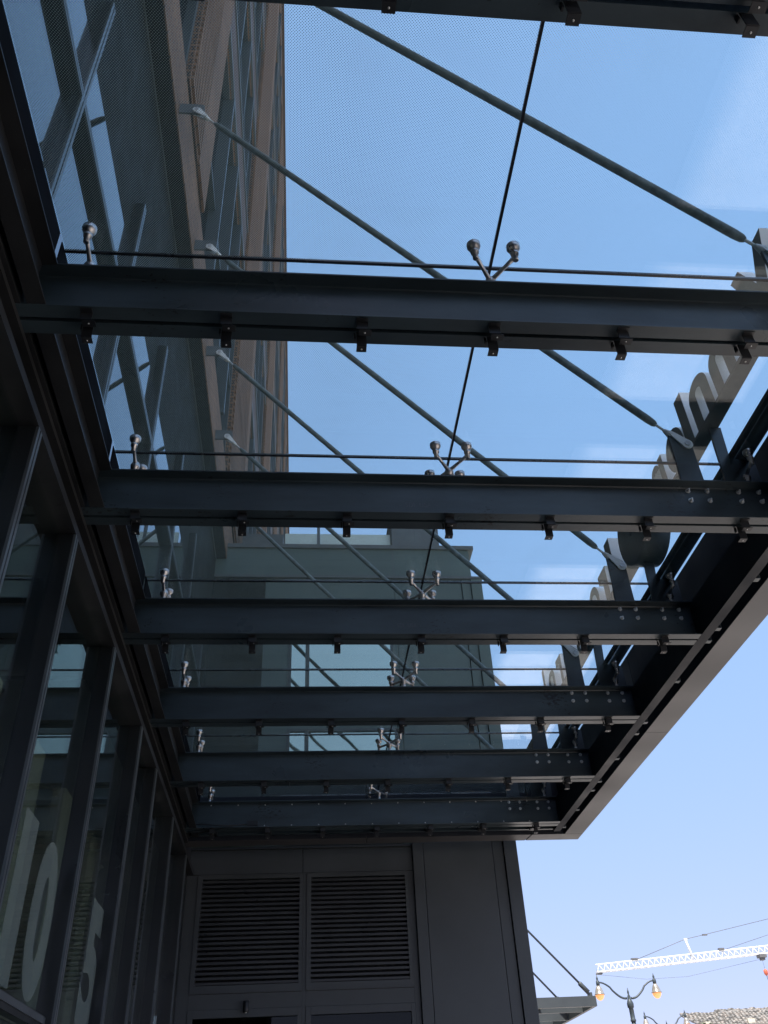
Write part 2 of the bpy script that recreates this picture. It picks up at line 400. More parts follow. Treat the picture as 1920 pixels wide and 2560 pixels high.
# end beam and its hanging clips
e2 = MB(); e2.box(-1.30,3.083,10.52,10.56,ZB+.02,ZB+.305); e2.box(-1.30,3.083,10.40,10.52,ZB+.292,ZB+.304); e2.build('end_beam', M['steel'], can, (1,10.5,ZB))
for x in CLIPX:
    c = MB(); c.box(x-.028,x+.028,10.478,10.519,ZB+.0,ZB+.06); c.box(x-.028,x+.028,10.43,10.478,ZB+.0,ZB+.006); c.box(x-.02,x+.02,10.500,10.519,ZB+.06,ZB+.16)
    c.build('clip', M['clip'], can, (x,10.5,ZB))
for yy in (1.2,1.8,2.6,3.3,4.0,4.2,4.9,5.6,5.8,6.5,7.35,7.61,8.24,8.88,9.15,9.79,10.42):
    c = MB(); c.box(3.166,3.205,yy-.022,yy+.022,ZB+.002,ZB+.006); c.box(3.201,3.205,yy-.022,yy+.022,ZB+.006,ZB+.07)
    c.build('edge_clip', M['bracket'], can, (3.18,yy,ZB))
# fascia: box-section sheets, street side in lengths and the far end, mitred
ZF = 5.56
def fasc_profile(a, b):  # cladding box 4 mm sheet look: closed box
    return a, b
def fascia(poly, mat, loc, inward):
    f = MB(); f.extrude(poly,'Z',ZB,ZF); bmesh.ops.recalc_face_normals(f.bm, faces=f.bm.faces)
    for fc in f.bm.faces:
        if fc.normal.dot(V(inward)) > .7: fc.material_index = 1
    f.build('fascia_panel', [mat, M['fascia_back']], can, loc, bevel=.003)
def rc(x0,x1,y0,y1): return [(x0,y0),(x1,y0),(x1,y1),(x0,y1)]
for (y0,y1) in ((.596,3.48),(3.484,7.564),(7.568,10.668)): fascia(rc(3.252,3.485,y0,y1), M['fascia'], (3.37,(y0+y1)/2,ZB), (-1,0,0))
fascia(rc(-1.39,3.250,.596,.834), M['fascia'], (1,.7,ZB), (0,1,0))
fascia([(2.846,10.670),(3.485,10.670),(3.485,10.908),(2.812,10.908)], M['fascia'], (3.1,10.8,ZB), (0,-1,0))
fascia([(.80,10.670),(2.834,10.670),(2.800,10.908),(.80,10.908)], M['fascia_shaded'], (1.8,10.8,ZB), (0,-1,0))
fascia(rc(-1.39,.796,10.670,10.908), M['fascia_shaded'], (-.3,10.8,ZB), (0,-1,0))

# knife plates and outriggers between the channels
for y in Y:
    k = MB()
    k.extrude([(2.470,ZB+.03),(2.665,ZB+.03),(2.645,5.12),(2.643,5.30),(2.646,5.455),(2.630,5.470),(2.560,5.520),(2.515,5.525),(2.497,5.505),(2.497,5.30),(2.487,5.10)],'Y',y-.0095,y+.0095)
    k.build('tie_plate', M['steel'], can, (2.57,y,5.0))
    k = MB()
    k.extrude([(2.770,ZB+.03),(3.05,ZB+.03),(3.05,5.28),(3.00,5.295),(2.90,5.300),(2.885,5.330),(2.900,5.590),(2.815,5.590),(2.805,5.36),(2.800,5.22),(2.795,5.10)],'Y',y-.0095,y+.0095)
    k.build('outrigger_plate', M['steel'], can, (2.9,y,5.0))

# glass panels, joints and spiders
joints = [.846]+Y+[10.655]
for a,b in zip(joints, joints[1:]):
    for x0,x1 in ((-1.214,.932),(.946,3.02)):
        p = MB(); y0 = a+.008; y1 = b-.008
        p.mi = 0; p.box(x0,x1,y0,y1,ZG+.0,ZG+.017)
        for fc in p.bm.faces:
            if fc.normal.z < 0 or abs(fc.calc_center_median().z-ZG) < 1e-5: fc.material_index = 1
        p.build('glass_panel', [M['canopy_glass'],M['frit_glass']], can, ((x0+x1)/2,(a+b)/2,ZG))
for y in Y:
    s = MB(); s.extrude([(y-.0075,ZG-.003),(y+.0075,ZG-.003),(y+.0075,ZG+.012),(y-.0075,ZG+.012)],'X',-1.214,3.02); s.build('glass_joint_seal', M['seal'], can, (1,y,ZG))
for a,b in zip(joints, joints[1:]):
    s = MB(); s.box(.9325,.9455,a+.009,b-.009,ZG-.004,ZG+.013); s.build('glass_joint_seal', M['seal'], can, (.94,(a+b)/2,ZG))
def make_spider(x,y,arms):
    s = spider_mb(x,y,arms).build('spider_fitting', M['stainless'], can, (x,y,ZT))
    for ax,ay in arms: rotule_mb(x+ax,y+ay).build('clamp_disc', M['stainless'], s, (x+ax,y+ay,ZG-.05))
    return s
protos = [make_spider(.929,Y[0],[(a,b) for a in (-.102,.102) for b in (-.143,.143)]),
          make_spider(-1.075,Y[0],[(.008,-.143),(.008,.143)]), make_spider(2.955,Y[0],[(-.02,-.143),(-.02,.143)])]
for y in Y[1:]:
    for p in protos: copy_tree(p, can, (0,y-Y[0],0))
# junction box and loose cable on the last beam
j = MB(); j.box(-.622,-.500,Y[6]-.060,Y[6]-.021,4.765,4.822); j.build('junction_box', M['clip'], can, (-.56,Y[6]-.04,4.79))
cb = MB(); pts=[]
for k in range(15):
    t=k/14; pts.append((-.625-.62*t, Y[6]-.05-.06*math.sin(t*3), 4.785-.022*math.sin(t*4.2)-.015*t))
cb.tube(pts,.007,8); cb.tube([(-.70,Y[6]-.05,4.788),(-.85,Y[6]-.08,4.745),(-1.05,Y[6]-.02,4.725),(-1.2,Y[6]+.05,4.72)],.006,8); cb.build('cable', M['clip'], can, (-.9,Y[6]-.06,4.78))

# ------------------------------------------------------------------ tie rods
ord_ = ['hanging over the nearest visible beam','over the second visible beam from the camera','over the third beam from the camera','over the fourth beam from the camera','over the fifth beam from the camera','over the last beam by the end wall']
def make_rod(y, label):
    t = thing('tie_rod', (2.608,y,5.42), label, 'tie rod', 'sloping tie rods from the brick wall to the canopy')
    U = V((-1.068,y,9.500)); Lw = V((2.608,y,5.420)); d = (Lw-U).normalized()
    s = MB(); a = U+d*.29; b = Lw-d*.275
    s.tube([a-d*.02,a,a+d*.05,b-d*.05,b,b+d*.02],[.015,.022,.028,.028,.024,.015],20); s.build('sleeve', M['sleeve'], t, (a+b)/2)
    for E,dd in ((U,d),(Lw,-d)):
        f = MB(); n = V((0,1,0)); w = dd.cross(n).normalized()
        for sy in (-.0185,.0185):
            base = E+V((0,sy,0))
            def ring(c,r,k=16): return [c+(dd*math.cos(2*math.pi*q/k)+w*math.sin(2*math.pi*q/k))*r for q in range(k)]
            # flat eye plate: round head running into a taper
            pts = []
            for q in range(13):
                an = math.radians(60+ (240)*q/12); pts.append(dd*math.cos(an)*.040+w*math.sin(an)*.040)
            pts += [dd*.13-w*.018, dd*.145-w*.012, dd*.145+w*.012, dd*.13+w*.018]
            A=[f.bm.verts.new(base+p+n*-.005) for p in pts]; B=[f.bm.verts.new(base+p+n*.005) for p in pts]
            f._f(A[::-1]); f._f(B)
            for q in range(len(pts)): f._f([A[q],A[(q+1)%len(pts)],B[(q+1)%len(pts)],B[q]])
        f.tube([E+dd*.125,E+dd*.15,E+dd*.19],[.026,.024,.013],14)
        f.tube([E+dd*.18,E+dd*.30],.0095,12)
        fo = f.build('fork', M['white_fork'], t, E)
        p = MB(); p.lathe(E-n*.034,[(.021,0),(.021,.008),(.014,.010),(.014,.058),(.021,.060),(.021,.068)],16,n); p.build('pin', M['galv'], fo, E)
    pl = MB(); pl.extrude([(-1.262,9.455),(-1.03,9.455),(-1.005,9.47),(-.995,9.50),(-1.005,9.60),(-1.03,9.615),(-1.262,9.615)],'Y',y-.0095,y+.0095); pl.box(-1.264,-1.234,y-.06,y+.06,9.42,9.66)
    pl.build('anchor_plate', M['bracket'], t, (-1.15,y,9.53))
    return t
for i in range(1,7): make_rod(Y[i], 'grey tie rod with white fork ends '+ord_[i-1])

# ------------------------------------------------------------------ sign seen from behind
sign = thing('rooftop_sign', (2.83,5,5.59), 'row of thick white-edged sign letters seen from behind above the canopy edge', 'sign')
r = MB(); r.box(2.772,2.886,.2,10.3,5.592,5.612); r.box(2.866,2.886,.2,10.3,5.612,5.66)
r.build('raceway', M['raceway'], sign, (2.83,5,5.6))
def letter(poly_list, name='letter'):
    """outlines in (y,z); grey back sheet towards the building, white returns"""
    b = MB(); ys_=[p[0] for pl in poly_list for p in pl]
    for pl in poly_list:
        b.mi=0; b.extrude(pl,'X',2.782,2.884)
    for fc in b.bm.faces:
        pass
    bmesh.ops.recalc_face_normals(b.bm, faces=b.bm.faces)
    b.bm.normal_update()
    for fc in b.bm.faces: fc.material_index = 1 if abs(fc.normal.x)>.9 else 0
    return b.build(name,[M['letter_white'],M['letter_back']],sign,(2.83,sum(ys_)/len(ys_),5.61))
ZL = 5.613
def bar(y0,y1,z0=ZL,z1=6.09): return [(y0,z0),(y1,z0),(y1,z1),(y0,z1)]
def arc(cy,cz,ro,ri,a0,a1,sz=1.,n=14):
    o=[(cy+ro*math.cos(R(a0+(a1-a0)*k/n)), cz+sz*ro*math.sin(R(a0+(a1-a0)*k/n))) for k in range(n+1)]
    i=[(cy+ri*math.cos(R(a1+(a0-a1)*k/n)), cz+sz*ri*math.sin(R(a1+(a0-a1)*k/n))) for k in range(n+1)]
    return o+i
def arch(y0,w,t,z1=5.93):   # n-like: two legs and a round head
    cy=y0+w/2; ro=w/2; cz=z1-ro*.8
    return [bar(y0,y0+t,ZL,cz), bar(y0+w-t,y0+w,ZL,cz), arc(cy,cz,ro,ro-t,0,180,.8)]
letter([[(2.98,6.10),(3.09,6.10),(3.20,5.84),(3.31,6.10),(3.42,6.10),(3.25,ZL),(3.15,ZL)]])
letter([bar(3.50,3.58,ZL,6.02)])
letter(arch(3.66,.31,.11,5.97))
letter(arch(4.02,.31,.11,5.99))
letter([bar(4.40,4.52)])
letter([arc(4.70,5.78,.165,.055,0,359.9,1.08,22)])
letter([bar(4.93,5.01,ZL,5.94),arc(5.09,5.86,.08,.01,0,180,.9)])
letter([bar(6.28,6.41,ZL,6.09)])
letter([bar(6.50,6.62,ZL,5.93),bar(6.59,6.72,5.84,5.93)])
letter([arc(6.92,5.78,.15,.075,0,359.9,1.05,22)])
letter(arch(7.18,.29,.11,5.94))
letter([bar(7.56,7.64,ZL,6.05),bar(7.64,7.76,5.86,5.93)])
letter([arc(7.98,5.77,.14,.07,0,359.9,1.05,22)])
letter([bar(8.22,8.30,ZL,5.93),bar(8.30,8.42,5.85,5.93)])
letter(arch(8.52,.25,.08,5.93)); letter([bar(8.90,8.98)])
letter([arc(9.18,5.77,.14,.07,0,359.9,1.05,22)])
# round drum-shaped emblem
d = MB(); d.lathe((2.757,5.73,5.79),[(.30,0),(.325,.012),(.325,.215),(.31,.225)],44,V((1,0,0))); d.lathe((2.755,5.73,5.79),[(.05,-.02),(.06,-.015),(.06,.0)],20,V((1,0,0)))
d.build('emblem_drum', M['raceway'], sign, (2.8,5.66,5.6))

# ------------------------------------------------------------------ glazed storefront below and above the canopy
sf = thing('glass_storefront', (-1.45,5,0), 'tall black-mullioned glass storefront with frosted house number on the left', 'glass wall')
GX0,GX1 = -1.427,-1.415
lowY = [-.35,.56,1.91,3.29,4.20,5.553,6.902,7.847,9.207,10.56]
for a,b in zip(lowY, lowY[1:]):
    for z0,z1 in ((0.06,2.20),(2.29,4.56)):
        p = MB(); p.box(GX0,GX1,a+.025,b-.025,z0,z1); p.build('pane', M['store_glass'], sf, (GX1,(a+b)/2,z0))
def mullion(y,z0,z1,parent,w=.031):
    m = MB(); m.box(GX0,-1.334,y-w,y+w,z0,z1); mo = m.build('mullion', M['mullion'], parent, (-1.4,y,z0))
    c = MB(); c.box(-1.334,-1.320,y-w,y-.006,z0,z1); c.box(-1.334,-1.320,y+.006,y+w,z0,z1); c.build('mullion_cap', M['cap'], mo, (-1.33,y,z0))
    return mo
for y in lowY: mullion(y,0,4.545,sf)
cp_ = MB(); cp_.box(GX0-.05,-1.40,10.60,YF-.02,0,4.545); cp_.build('corner_panel', M['mullion'], sf, (-1.45,11,0))
t = MB(); t.box(GX0,-1.372,-.4,YF-.02,2.215,2.285); t.build('transom', M['mullion'], sf, (-1.4,5,2.25))
t = MB(); t.box(-1.372,-1.366,-.4,YF-.02,2.245,2.278); t.build('transom_cap', M['cap'], sf, (-1.37,5,2.25))
h = MB(); h.box(-1.62,-1.3225,-2,YF-.03,4.547,4.60); h.box(-1.62,-1.352,-2,YF-.03,4.602,4.655); h.box(-1.62,-1.378,-2,YF-.03,4.657,5.06); h.build('header_panel', M['header'], sf, (-1.4,5,4.55))
UX = -1.383
upY = [-.34,1.155,2.655,4.165,5.67,7.18,8.68,10.19]
for a,b in zip(upY, upY[1:]+[YF-.02]):
    for z0,z1 in ((5.07,6.555),(6.612,7.245)):
        p = MB(); p.box(UX-.012,UX,a+.028,b-.028,z0,z1); p.build('pane', M['upper_glass'], sf, (UX,(a+b)/2,z0))
for y in upY: mullion(y,5.06,7.80,sf,.033)
t = MB(); t.box(GX0,-1.334,-.4,YF-.02,6.555,6.612); t.build('transom', M['mullion'], sf, (-1.4,5,6.55))
t = MB(); t.box(-1.334,-1.321,-.4,YF-.02,6.553,6.578); t.box(-1.334,-1.321,-.4,YF-.02,6.587,6.612); t.build('transom_cap', M['cap'], sf, (-1.33,5,6.55))
# dark stone band above the glass, its reveal and the brick overhang's underside trim
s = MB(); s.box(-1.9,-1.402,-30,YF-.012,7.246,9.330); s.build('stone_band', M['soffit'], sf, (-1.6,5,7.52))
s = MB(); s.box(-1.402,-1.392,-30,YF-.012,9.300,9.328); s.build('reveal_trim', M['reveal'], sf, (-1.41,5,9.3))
# dim rooms behind the glass
rm = MB(); rm.box(-5.2,-5.0,-4,YF-.1,0,4.5); rm.box(-5.2,-5.0,-4,YF-.1,4.75,7.5); rm.box(-5.0,-1.70,YF-.08,YF-.02,0,7.2)
rm.box(-5.,-1.47,-4.2,-4.,0,7.5)
rm.build('interior_wall', M['room'], sf, (-3,5,0))
rm = MB(); rm.box(-5.0,-1.91,-4,YF-.1,7.25,7.30); rm.build('ceiling', M['mullion'], sf, (-3,5,7.25))
for y in (4.45,5.80,7.15,8.3,9.6):
    c = MB(); c.box(-2.3,-2.18,y-.15,y+.17,0,4.5); c.build('reflection_strip', M['reflection_streak'], sf, (-2.2,y,0), bevel=.01)  # upright strips added to draw the pale reflection streaks in the panes
# frosted house number
for ch,yc,h_,w_ in (('1',4.74,.80,.26),('0',5.245,.80,.46),('5',6.68,.80,.50)):
    t = text_obj(ch, 1.0, M['film'], 'house_number', sf, .0008, .045)
    xs=[v.co.x for v in t.data.vertices]; zs=[v.co.y for v in t.data.vertices]
    sx = w_/(max(xs)-min(xs)); sz = h_/(max(zs)-min(zs))
    t.data.transform(Matrix.Translation((-(max(xs)+min(xs))/2,-min(zs),0)))
    t.data.transform(Matrix.Diagonal((sx,sz,1,1)))
    t.rotation_euler = (R(90),0,R(90)); t.location = V((-1.4125,yc,2.32)) - wloc(sf)

# ------------------------------------------------------------------ brick tower above
tw = thing('brick_tower', (-6,2,0), 'tall tan brick tower rising above the dark stone band on the left', 'building')
XB = -1.232; TOP = 37.9; Y0T,Y1T = -32.,60.
XR = XB-.13
piers = [(-29,-25.4),(-20.8,-17.4),(-12.6,-9.2),(-4.3,-1.0),(2.2+2.1,5.80),(10.25,13.55),(18.25,21.9)]
piers = [(-28.5,-25.1),(-20.3,-16.9),(-12.1,-8.7),(-3.9,-.5),(4.30,5.80),(10.25,13.55),(18.25,21.8),(26.4,29.9),(34.6,38.1),(42.8,46.3),(51.,54.5)]
levels = [(9.332,10.20)]+[(14.9+4.45*k,16.3+4.45*k) for k in range(5)]+[(36.6,TOP)]
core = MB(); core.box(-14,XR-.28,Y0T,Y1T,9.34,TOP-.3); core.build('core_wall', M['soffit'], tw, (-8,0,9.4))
sp = MB()
for k,(z0,z1) in enumerate(levels):
    if k in (0,len(levels)-1): sp.box(XR-.27,XB,Y0T,Y1T,z0,z1)
    else:
        sp.box(XR-.27,XB-.012,Y0T,Y1T,z0,z1)
sp.build('brick_band', M['brick'], tw, (XB,0,9.33))
for k,(z0,z1) in enumerate(levels[1:-1]):
    s = MB(); s.box(XB-.012,XB+.035,Y0T,Y1T-.02,z0-.0,z0+.10); s.box(XB-.012,XB+.03,Y0T,Y1T-.02,z1-.09,z1); s.build('stone_course', M['reveal'], tw, (XB,0,z0))
    s = MB(); s.box(XB-.012,XB+.006,Y0T,Y1T-.02,z0+.10,z1-.09); s.build('spandrel_panel', M['brown'], tw, (XB,0,z0))
for (a,b) in piers:
    s = MB(); s.box(XR-.27,XB+.045,b-.62,b,10.202,TOP-1.302); s.build('brick_pier', M['brick'], tw, (XB,b,10.2))
    s = MB(); s.box(XR-.27,XB+.028,a,b-.621,10.202,TOP-1.302); zc = 10.26
    s.mi = 1
    while b > 0 and zc < TOP-1.4:
        s.box(XB+.0285,XB+.058,a+.03,b-.66,zc,zc+.088); zc += .136
    s.build('ribbed_brick_panel', [M['brick_deep'],M['brick']], tw, (XB,a,10.2))
cp = MB(); cp.box(-14.2,XB+.10,Y0T-.1,Y1T+.1,TOP,TOP+.25); cp.build('parapet_cap', M['brown'], tw, (-6,0,TOP))
wl = [(levels[k][1],levels[k+1][0]) for k in range(len(levels)-1)]
edges = [(-.5,4.30),(5.80,10.25),(13.55,18.25),(-8.7,-3.9),(21.8,26.4),(29.9,34.6),(38.1,42.8)]
for (y0,y1) in edges:
    for (z0,z1) in wl:
        fr = MB(); fx0,fx1 = XR-.06,XR+.10
        fr.box(fx0,fx1,y0+.001,y0+.07,z0+.001,z1-.001); fr.box(fx0,fx1,y1-.07,y1-.001,z0+.001,z1-.001)
        fr.box(fx0,fx1-.003,y0+.07,y1-.07,z0+.001,z0+.08); fr.box(fx0,fx1-.003,y0+.07,y1-.07,z1-.08,z1-.001)
        n = 4; 
        for q in range(1,n):
            yy = y0+(y1-y0)*q/n; fr.box(fx0,fx1+.07,yy-.03,yy+.03,z0+.08,z1-.08)
        zz = z0+(z1-z0)*.36; fr.box(fx0,fx1-.006,y0+.07,y1-.07,zz-.025,zz+.025)
        w = fr.build('window', M['window_frame'], tw, (XR,(y0+y1)/2,z0))
        p = MB(); p.box(XR-.02,XR,y0+.07,y1-.07,z0+.08,z1-.08); p.build('window_glass', M['tower_glass'], w, (XR,(y0+y1)/2,z0+.1))
# thin metal ledge where a window bay steps back
s = MB(); s.box(-1.391,-1.245,-30,YF-.02,9.318,9.3305); s.build('overhang_soffit', M['soffit'], sf, (-1.3,5,9.32))
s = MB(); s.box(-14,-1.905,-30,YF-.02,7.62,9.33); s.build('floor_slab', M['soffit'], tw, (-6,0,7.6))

# ------------------------------------------------------------------ end building facing the camera
eb_ = thing('end_building', (.6,18,0), 'low charcoal metal-clad wing with louvres, closing the far end under the canopy', 'building')
XL_, XRt = -1.60, 2.807; YB = 30.
w = MB()
d_ = .30
def wallbox(x0,x1,z0,z1,yf=YF): w.box(x0,x1,yf,yf+d_,z0,z1)
# openings: door glazing below, louvres, two stacked windows
wallbox(XL_,-1.262,0,4.552); wallbox(1.366,1.434,0,4.552); wallbox(.040,.086,0,4.552)
wallbox(-1.262,.040,3.075,3.236); wallbox(.086,1.366,3.075,3.236)
wallbox(XL_,.0275,4.556,4.852); wallbox(.0345,1.434,4.556,4.852)
w.box(XL_,1.434,YF-.012,YF+d_,4.856,4.884)
wb = w.build('cladding', M['panel'], eb_, (0,YF,0), bevel=.002); w = MB()
wallbox(XL_,-.222,4.89,8.955); wallbox(1.330,1.408,4.89,8.955); wallbox(1.415,2.48,4.89,8.955); wallbox(-.222,1.330,8.35,8.955); wallbox(-.222,1.330,6.47,6.80)
wb = w.build('cladding', M['upper_panel'], eb_, (0,YF,5), bevel=.002)
w = MB()
w.box(1.438,1.572,YF-.05,YF+d_,0,4.888); w.build('pilaster', M['panel'], eb_, (1.5,YF,0), bevel=.003)
w = MB(); w.box(1.580,2.482,YF-.035,YF+d_,0,4.888); w.build('wide_panel', M['panel'], eb_, (2,YF,0), bevel=.003)
w = MB(); w.box(2.490,2.628,YF-.02,YF+d_,0,4.888); w.build('pilaster', M['panel'], eb_, (2.55,YF,0), bevel=.003)
w = MB(); w.box(2.490,2.628,YF-.02,YF+d_,4.892,8.955); w.build('pilaster', M['upper_panel'], eb_, (2.55,YF,4.9), bevel=.003)
w = MB(); w.box(2.636,XRt,YF-.05,YB,0,4.888); w.build('corner_panel', M['panel'], eb_, (2.7,YF,0), bevel=.003)
w = MB(); w.box(2.636,XRt,YF-.05,YB,4.892,8.955); w.build('corner_panel', M['upper_panel'], eb_, (2.7,YF,4.9), bevel=.003)
w = MB(); w.box(XL_,2.634,YF+.31,YF+.6,0,8.95); w.build('backing_wall', M['mullion'], eb_, (0,YF+.4,0))
w = MB(); w.box(XL_,1.405,YF-.01,YF+d_,9.00,9.53); w.box(1.412,2.66,YF-.01,YB,9.00,9.53); w.build('parapet', M['upper_panel'], eb_, (0,YF,9))
w = MB(); w.box(XL_,2.74,YF-.045,YB,9.532,9.602); w.build('parapet_cap', M['reveal'], eb_, (0,YF,9.53))
w = MB(); w.box(XL_,2.83,YF-.06,YB,8.958,8.998); w.build('ledge', M['reveal'], eb_, (0,YF,8.96))
w = MB(); w.box(1.404,1.418,YF-.014,YF-.010,9.0,9.53); w.build('panel_joint', M['reveal'], eb_, (1.41,YF,9.0))
# rough stone facing left of the windows
w = MB(); w.box(XL_,-.60,YF-.02,YF-.001,4.90,8.95); w.build('stone_facing', M['soffit'], eb_, (-1,YF,4.9))
for x0,x1 in ((-1.262,.040),(.086,1.366)):
    l = MB()
    l.box(x0+.001,x0+.055,YF-.012,YF+.15,3.237,4.551); l.box(x1-.045,x1-.001,YF-.012,YF+.15,3.237,4.551)
    l.box(x0+.055,x1-.045,YF-.012,YF+.15,3.237,3.320); l.box(x0+.055,x1-.045,YF-.012,YF+.15,4.500,4.551)
    l.box(x0+.008,x1-.008,YF-.016,YF-.0125,3.25,3.256); l.box(x0+.008,x1-.008,YF-.016,YF-.0125,4.538,4.544)
    lo = l.build('louvre', M['panel'], eb_, (x0,YF,3.24))
    b = MB(); n=22; pz = (4.500-3.320)/n
    for q in range(n):
        z = 3.320+pz*(q+.42)
        b.extrude([(YF+.000,z-.014),(YF+.004,z-.016),(YF+.010,z-.010),(YF+.060,z+.030),(YF+.056,z+.034),(YF+.005,z+.002),(YF+.003,z+.012),(YF+.000,z+.012)],'X',x0+.055,x1-.045)
    b.build('louvre_blade', M['blade'], lo, (x0,YF+.02,3.3))
    k = MB(); k.box(x0+.055,x1-.045,YF+.12,YF+.13,3.32,4.50); k.build('louvre_backing', M['clip'], lo, (x0,YF+.12,3.3))
for x0,x1 in ((-1.262,.040),(.086,1.366)):
    fr = MB(); fr.box(x0+.001,x0+.06,YF-.01,YF+.08,0.,3.074); fr.box(x1-.05,x1-.001,YF-.01,YF+.08,0,3.074); fr.box(x0+.06,x1-.05,YF-.01,YF+.08,2.99,3.074); fr.box(x0+.06,x1-.05,YF-.01,YF+.08,2.10,2.18)
    f_ = fr.build('window', M['panel'], eb_, (x0,YF,0), bevel=.002)
    p = MB(); p.box(x0+.06,x1-.05,YF+.03,YF+.04,0,2.99); p.build('window_glass', M['door_glass'], f_, (x0,YF+.03,0))
for z0,z1 in ((6.80,8.35),(4.89,6.47)):
    fr = MB(); fr.box(-.221,-.175,YF-.012,YF+.12,z0+.001,z1-.001); fr.box(1.300,1.329,YF-.012,YF+.12,z0+.001,z1-.001)
    fr.box(.030,.088,YF-.016,YF+.12,z0+.002,z1-.002); fr.box(-.175,1.300,YF-.012,YF+.12,z0+.001,z0+.035); fr.box(-.175,1.300,YF-.012,YF+.12,z1-.035,z1-.001)
    f_ = fr.build('window', M['window_frame'], eb_, (.5,YF,z0))
    for a,b in ((-.175,.030),(.088,1.300)):
        p = MB(); p.box(a,b,YF+.02,YF+.032,z0+.035,z1-.035); p.build('window_glass', M['teal_glass'], f_, (a,YF+.02,z0+.04))
# set-back roof storey
w = MB(); w.box(-1.5,-.42,13.5,16,9.61,11.30); w.build('roof_wall', M['reveal'], eb_, (-1,13.5,9.6))
w = MB(); w.box(-.38,.225,13.5,13.52,9.61,11.32); w.box(.285,1.64,13.5,13.52,9.61,11.32); w.build('roof_screen', M['guard'], eb_, (.6,13.5,9.6))
w = MB(); w.box(.228,.283,13.49,13.56,9.61,11.75); w.build('roof_post', M['bracket'], eb_, (.25,13.5,9.6))
w = MB(); w.box(1.66,2.10,13.4,16,9.61,11.9); w.box(2.105,2.57,13.42,16,9.61,11.9); w.build('plant_room', M['bracket'], eb_, (2.1,13.4,9.6))
# small wall light under the louvres
wl_ = thing('wall_light', (-.597,YF,3.09), 'small dark wall light below the left louvre', 'wall light')
b = MB(); b.box(-.630,-.564,YF-.03,YF-.001,3.06,3.16); b.build('back_plate', M['clip'], wl_, (-.6,YF,3.1), bevel=.004)
b = MB(); b.lathe((-.597,YF-.075,3.03),[(.028,0),(.034,.012),(.030,.10),(.012,.115)],16); b.box(-.607,-.587,YF-.075,YF-.03,3.12,3.14); b.build('lamp_body', M['clip'], wl_, (-.6,YF-.07,3.05))
b = MB(); b.lathe((-.597,YF-.075,3.020),[(.010,0),(.016,.010)],12); b.build('lens', M['galv'], wl_, (-.6,YF-.07,3.02))

# ------------------------------------------------------------------ second canopy farther along
c2 = thing('small_canopy', (5.6,20.4,4.0), 'small dark flat canopy with sloping rods beyond the end building', 'canopy')
s = MB(); s.box(2.82,6.30,20.38,20.46,4.075,4.270); s.box(6.22,6.30,20.46,24.5,4.075,4.270); s.build('front_channel', M['panel'], c2, (5,20.4,4.1), bevel=.003)
s = MB(); s.box(2.82,6.21,21.20,21.27,4.075,4.260); s.box(2.82,6.21,22.5,22.57,4.075,4.260); s.box(2.82,6.21,23.9,23.97,4.075,4.26); s.build('cross_beam', M['panel'], c2, (5,21,4.1))
s = MB(); s.box(5.2,5.26,20.47,24.4,4.15,4.25); s.build('rail', M['panel'], c2, (5.2,22,4.2))
for y in (20.42,22.40):
    s = MB(); A=V((2.81,y,7.99)); B=V((6.20,y,4.305)); d=(B-A).normalized()
    s.tube([A,B-d*.30],.022,10); s.build('rod', M['lamp_iron'], c2, (4.5,y,5.8))
    s = MB(); s.tube([B-d*.31,B-d*.28,B-d*.05],[.03,.05,.05],8); s.box(6.14,6.24,y-.02,y+.02,4.26,4.34); s.build('rod_fork', M['panel'], c2, tuple(B))
# wall the second canopy is fixed to: the wing's flank already runs behind it (corner_panel)

# ------------------------------------------------------------------ street lamps
def street_lamp(x,y,zt,label,rz=0.):
    t = thing('street_lamp', (x,y,-.13), label, 'street lamp', 'twin lantern street lamps by the road')
    t['label']=label
    def P(dx,z): return (x+dx*math.cos(rz), y+dx*math.sin(rz), z)
    s = MB(); s.lathe((x,y,-.13),[(.20,0),(.20,.10),(.15,.16),(.13,.7),(.09,.8),(.07,.85),(.055,zt-.13-.15),(.055,zt-.45),(.075,zt-.44),(.075,zt-.40),(.062,zt-.38),(.062,zt-.13),(.085,zt-.11),(.09,zt-.02),(.06,zt+.06),(.04,zt+.10),(.045,zt+.14),(.02,zt+.2),(.028,zt+.25),(.006,zt+.36)],16)
    s.build('pole', M['lamp_iron'], t, (x,y,0))
    for sg in (-1,1):
        a = MB(); pts=[]
        for k in range(15):
            u=k/14.; pts.append(P(sg*(.06+.74*u), zt-.04+ .02 + .40*(u*u*(3-2*u)) + (.035*math.sin(math.pi*u) if u>.5 else -.02*math.sin(math.pi*u*2))))
        a.tube(pts,[.030-.010*k/14 for k in range(15)],10); a.build('arm', M['lamp_iron'], t, P(sg*.4,zt+.2))
        c = P(sg*.80, zt+.36)
        l = MB(); l.lathe(c,[(.045,-.06),(.05,.0),(.045,.05),(.022,.08),(.030,.11),(.006,.20)],14)
        lo = l.build('lantern', M['lamp_iron'], t, c)
        l = MB(); l.lathe(c,[(.05,-.06),(.075,-.10),(.105,-.18),(.125,-.25),(.140,-.262),(.140,-.275),(.12,-.28)],20); l.build('shade', M['lantern_shade'], lo, c)
        l = MB(); l.lathe(c,[(.118,-.281),(.112,-.32),(.085,-.37),(.045,-.405),(.01,-.415)],20); l.build('globe', M['amber'], lo, c)
    return t
street_lamp(8.955,26.0,4.95,'twin lantern street lamp with amber globes right beside the small canopy', R(0))
street_lamp(14.02,37.0,5.34,'farther twin lantern street lamp with amber globes near the tiled roof', R(0))

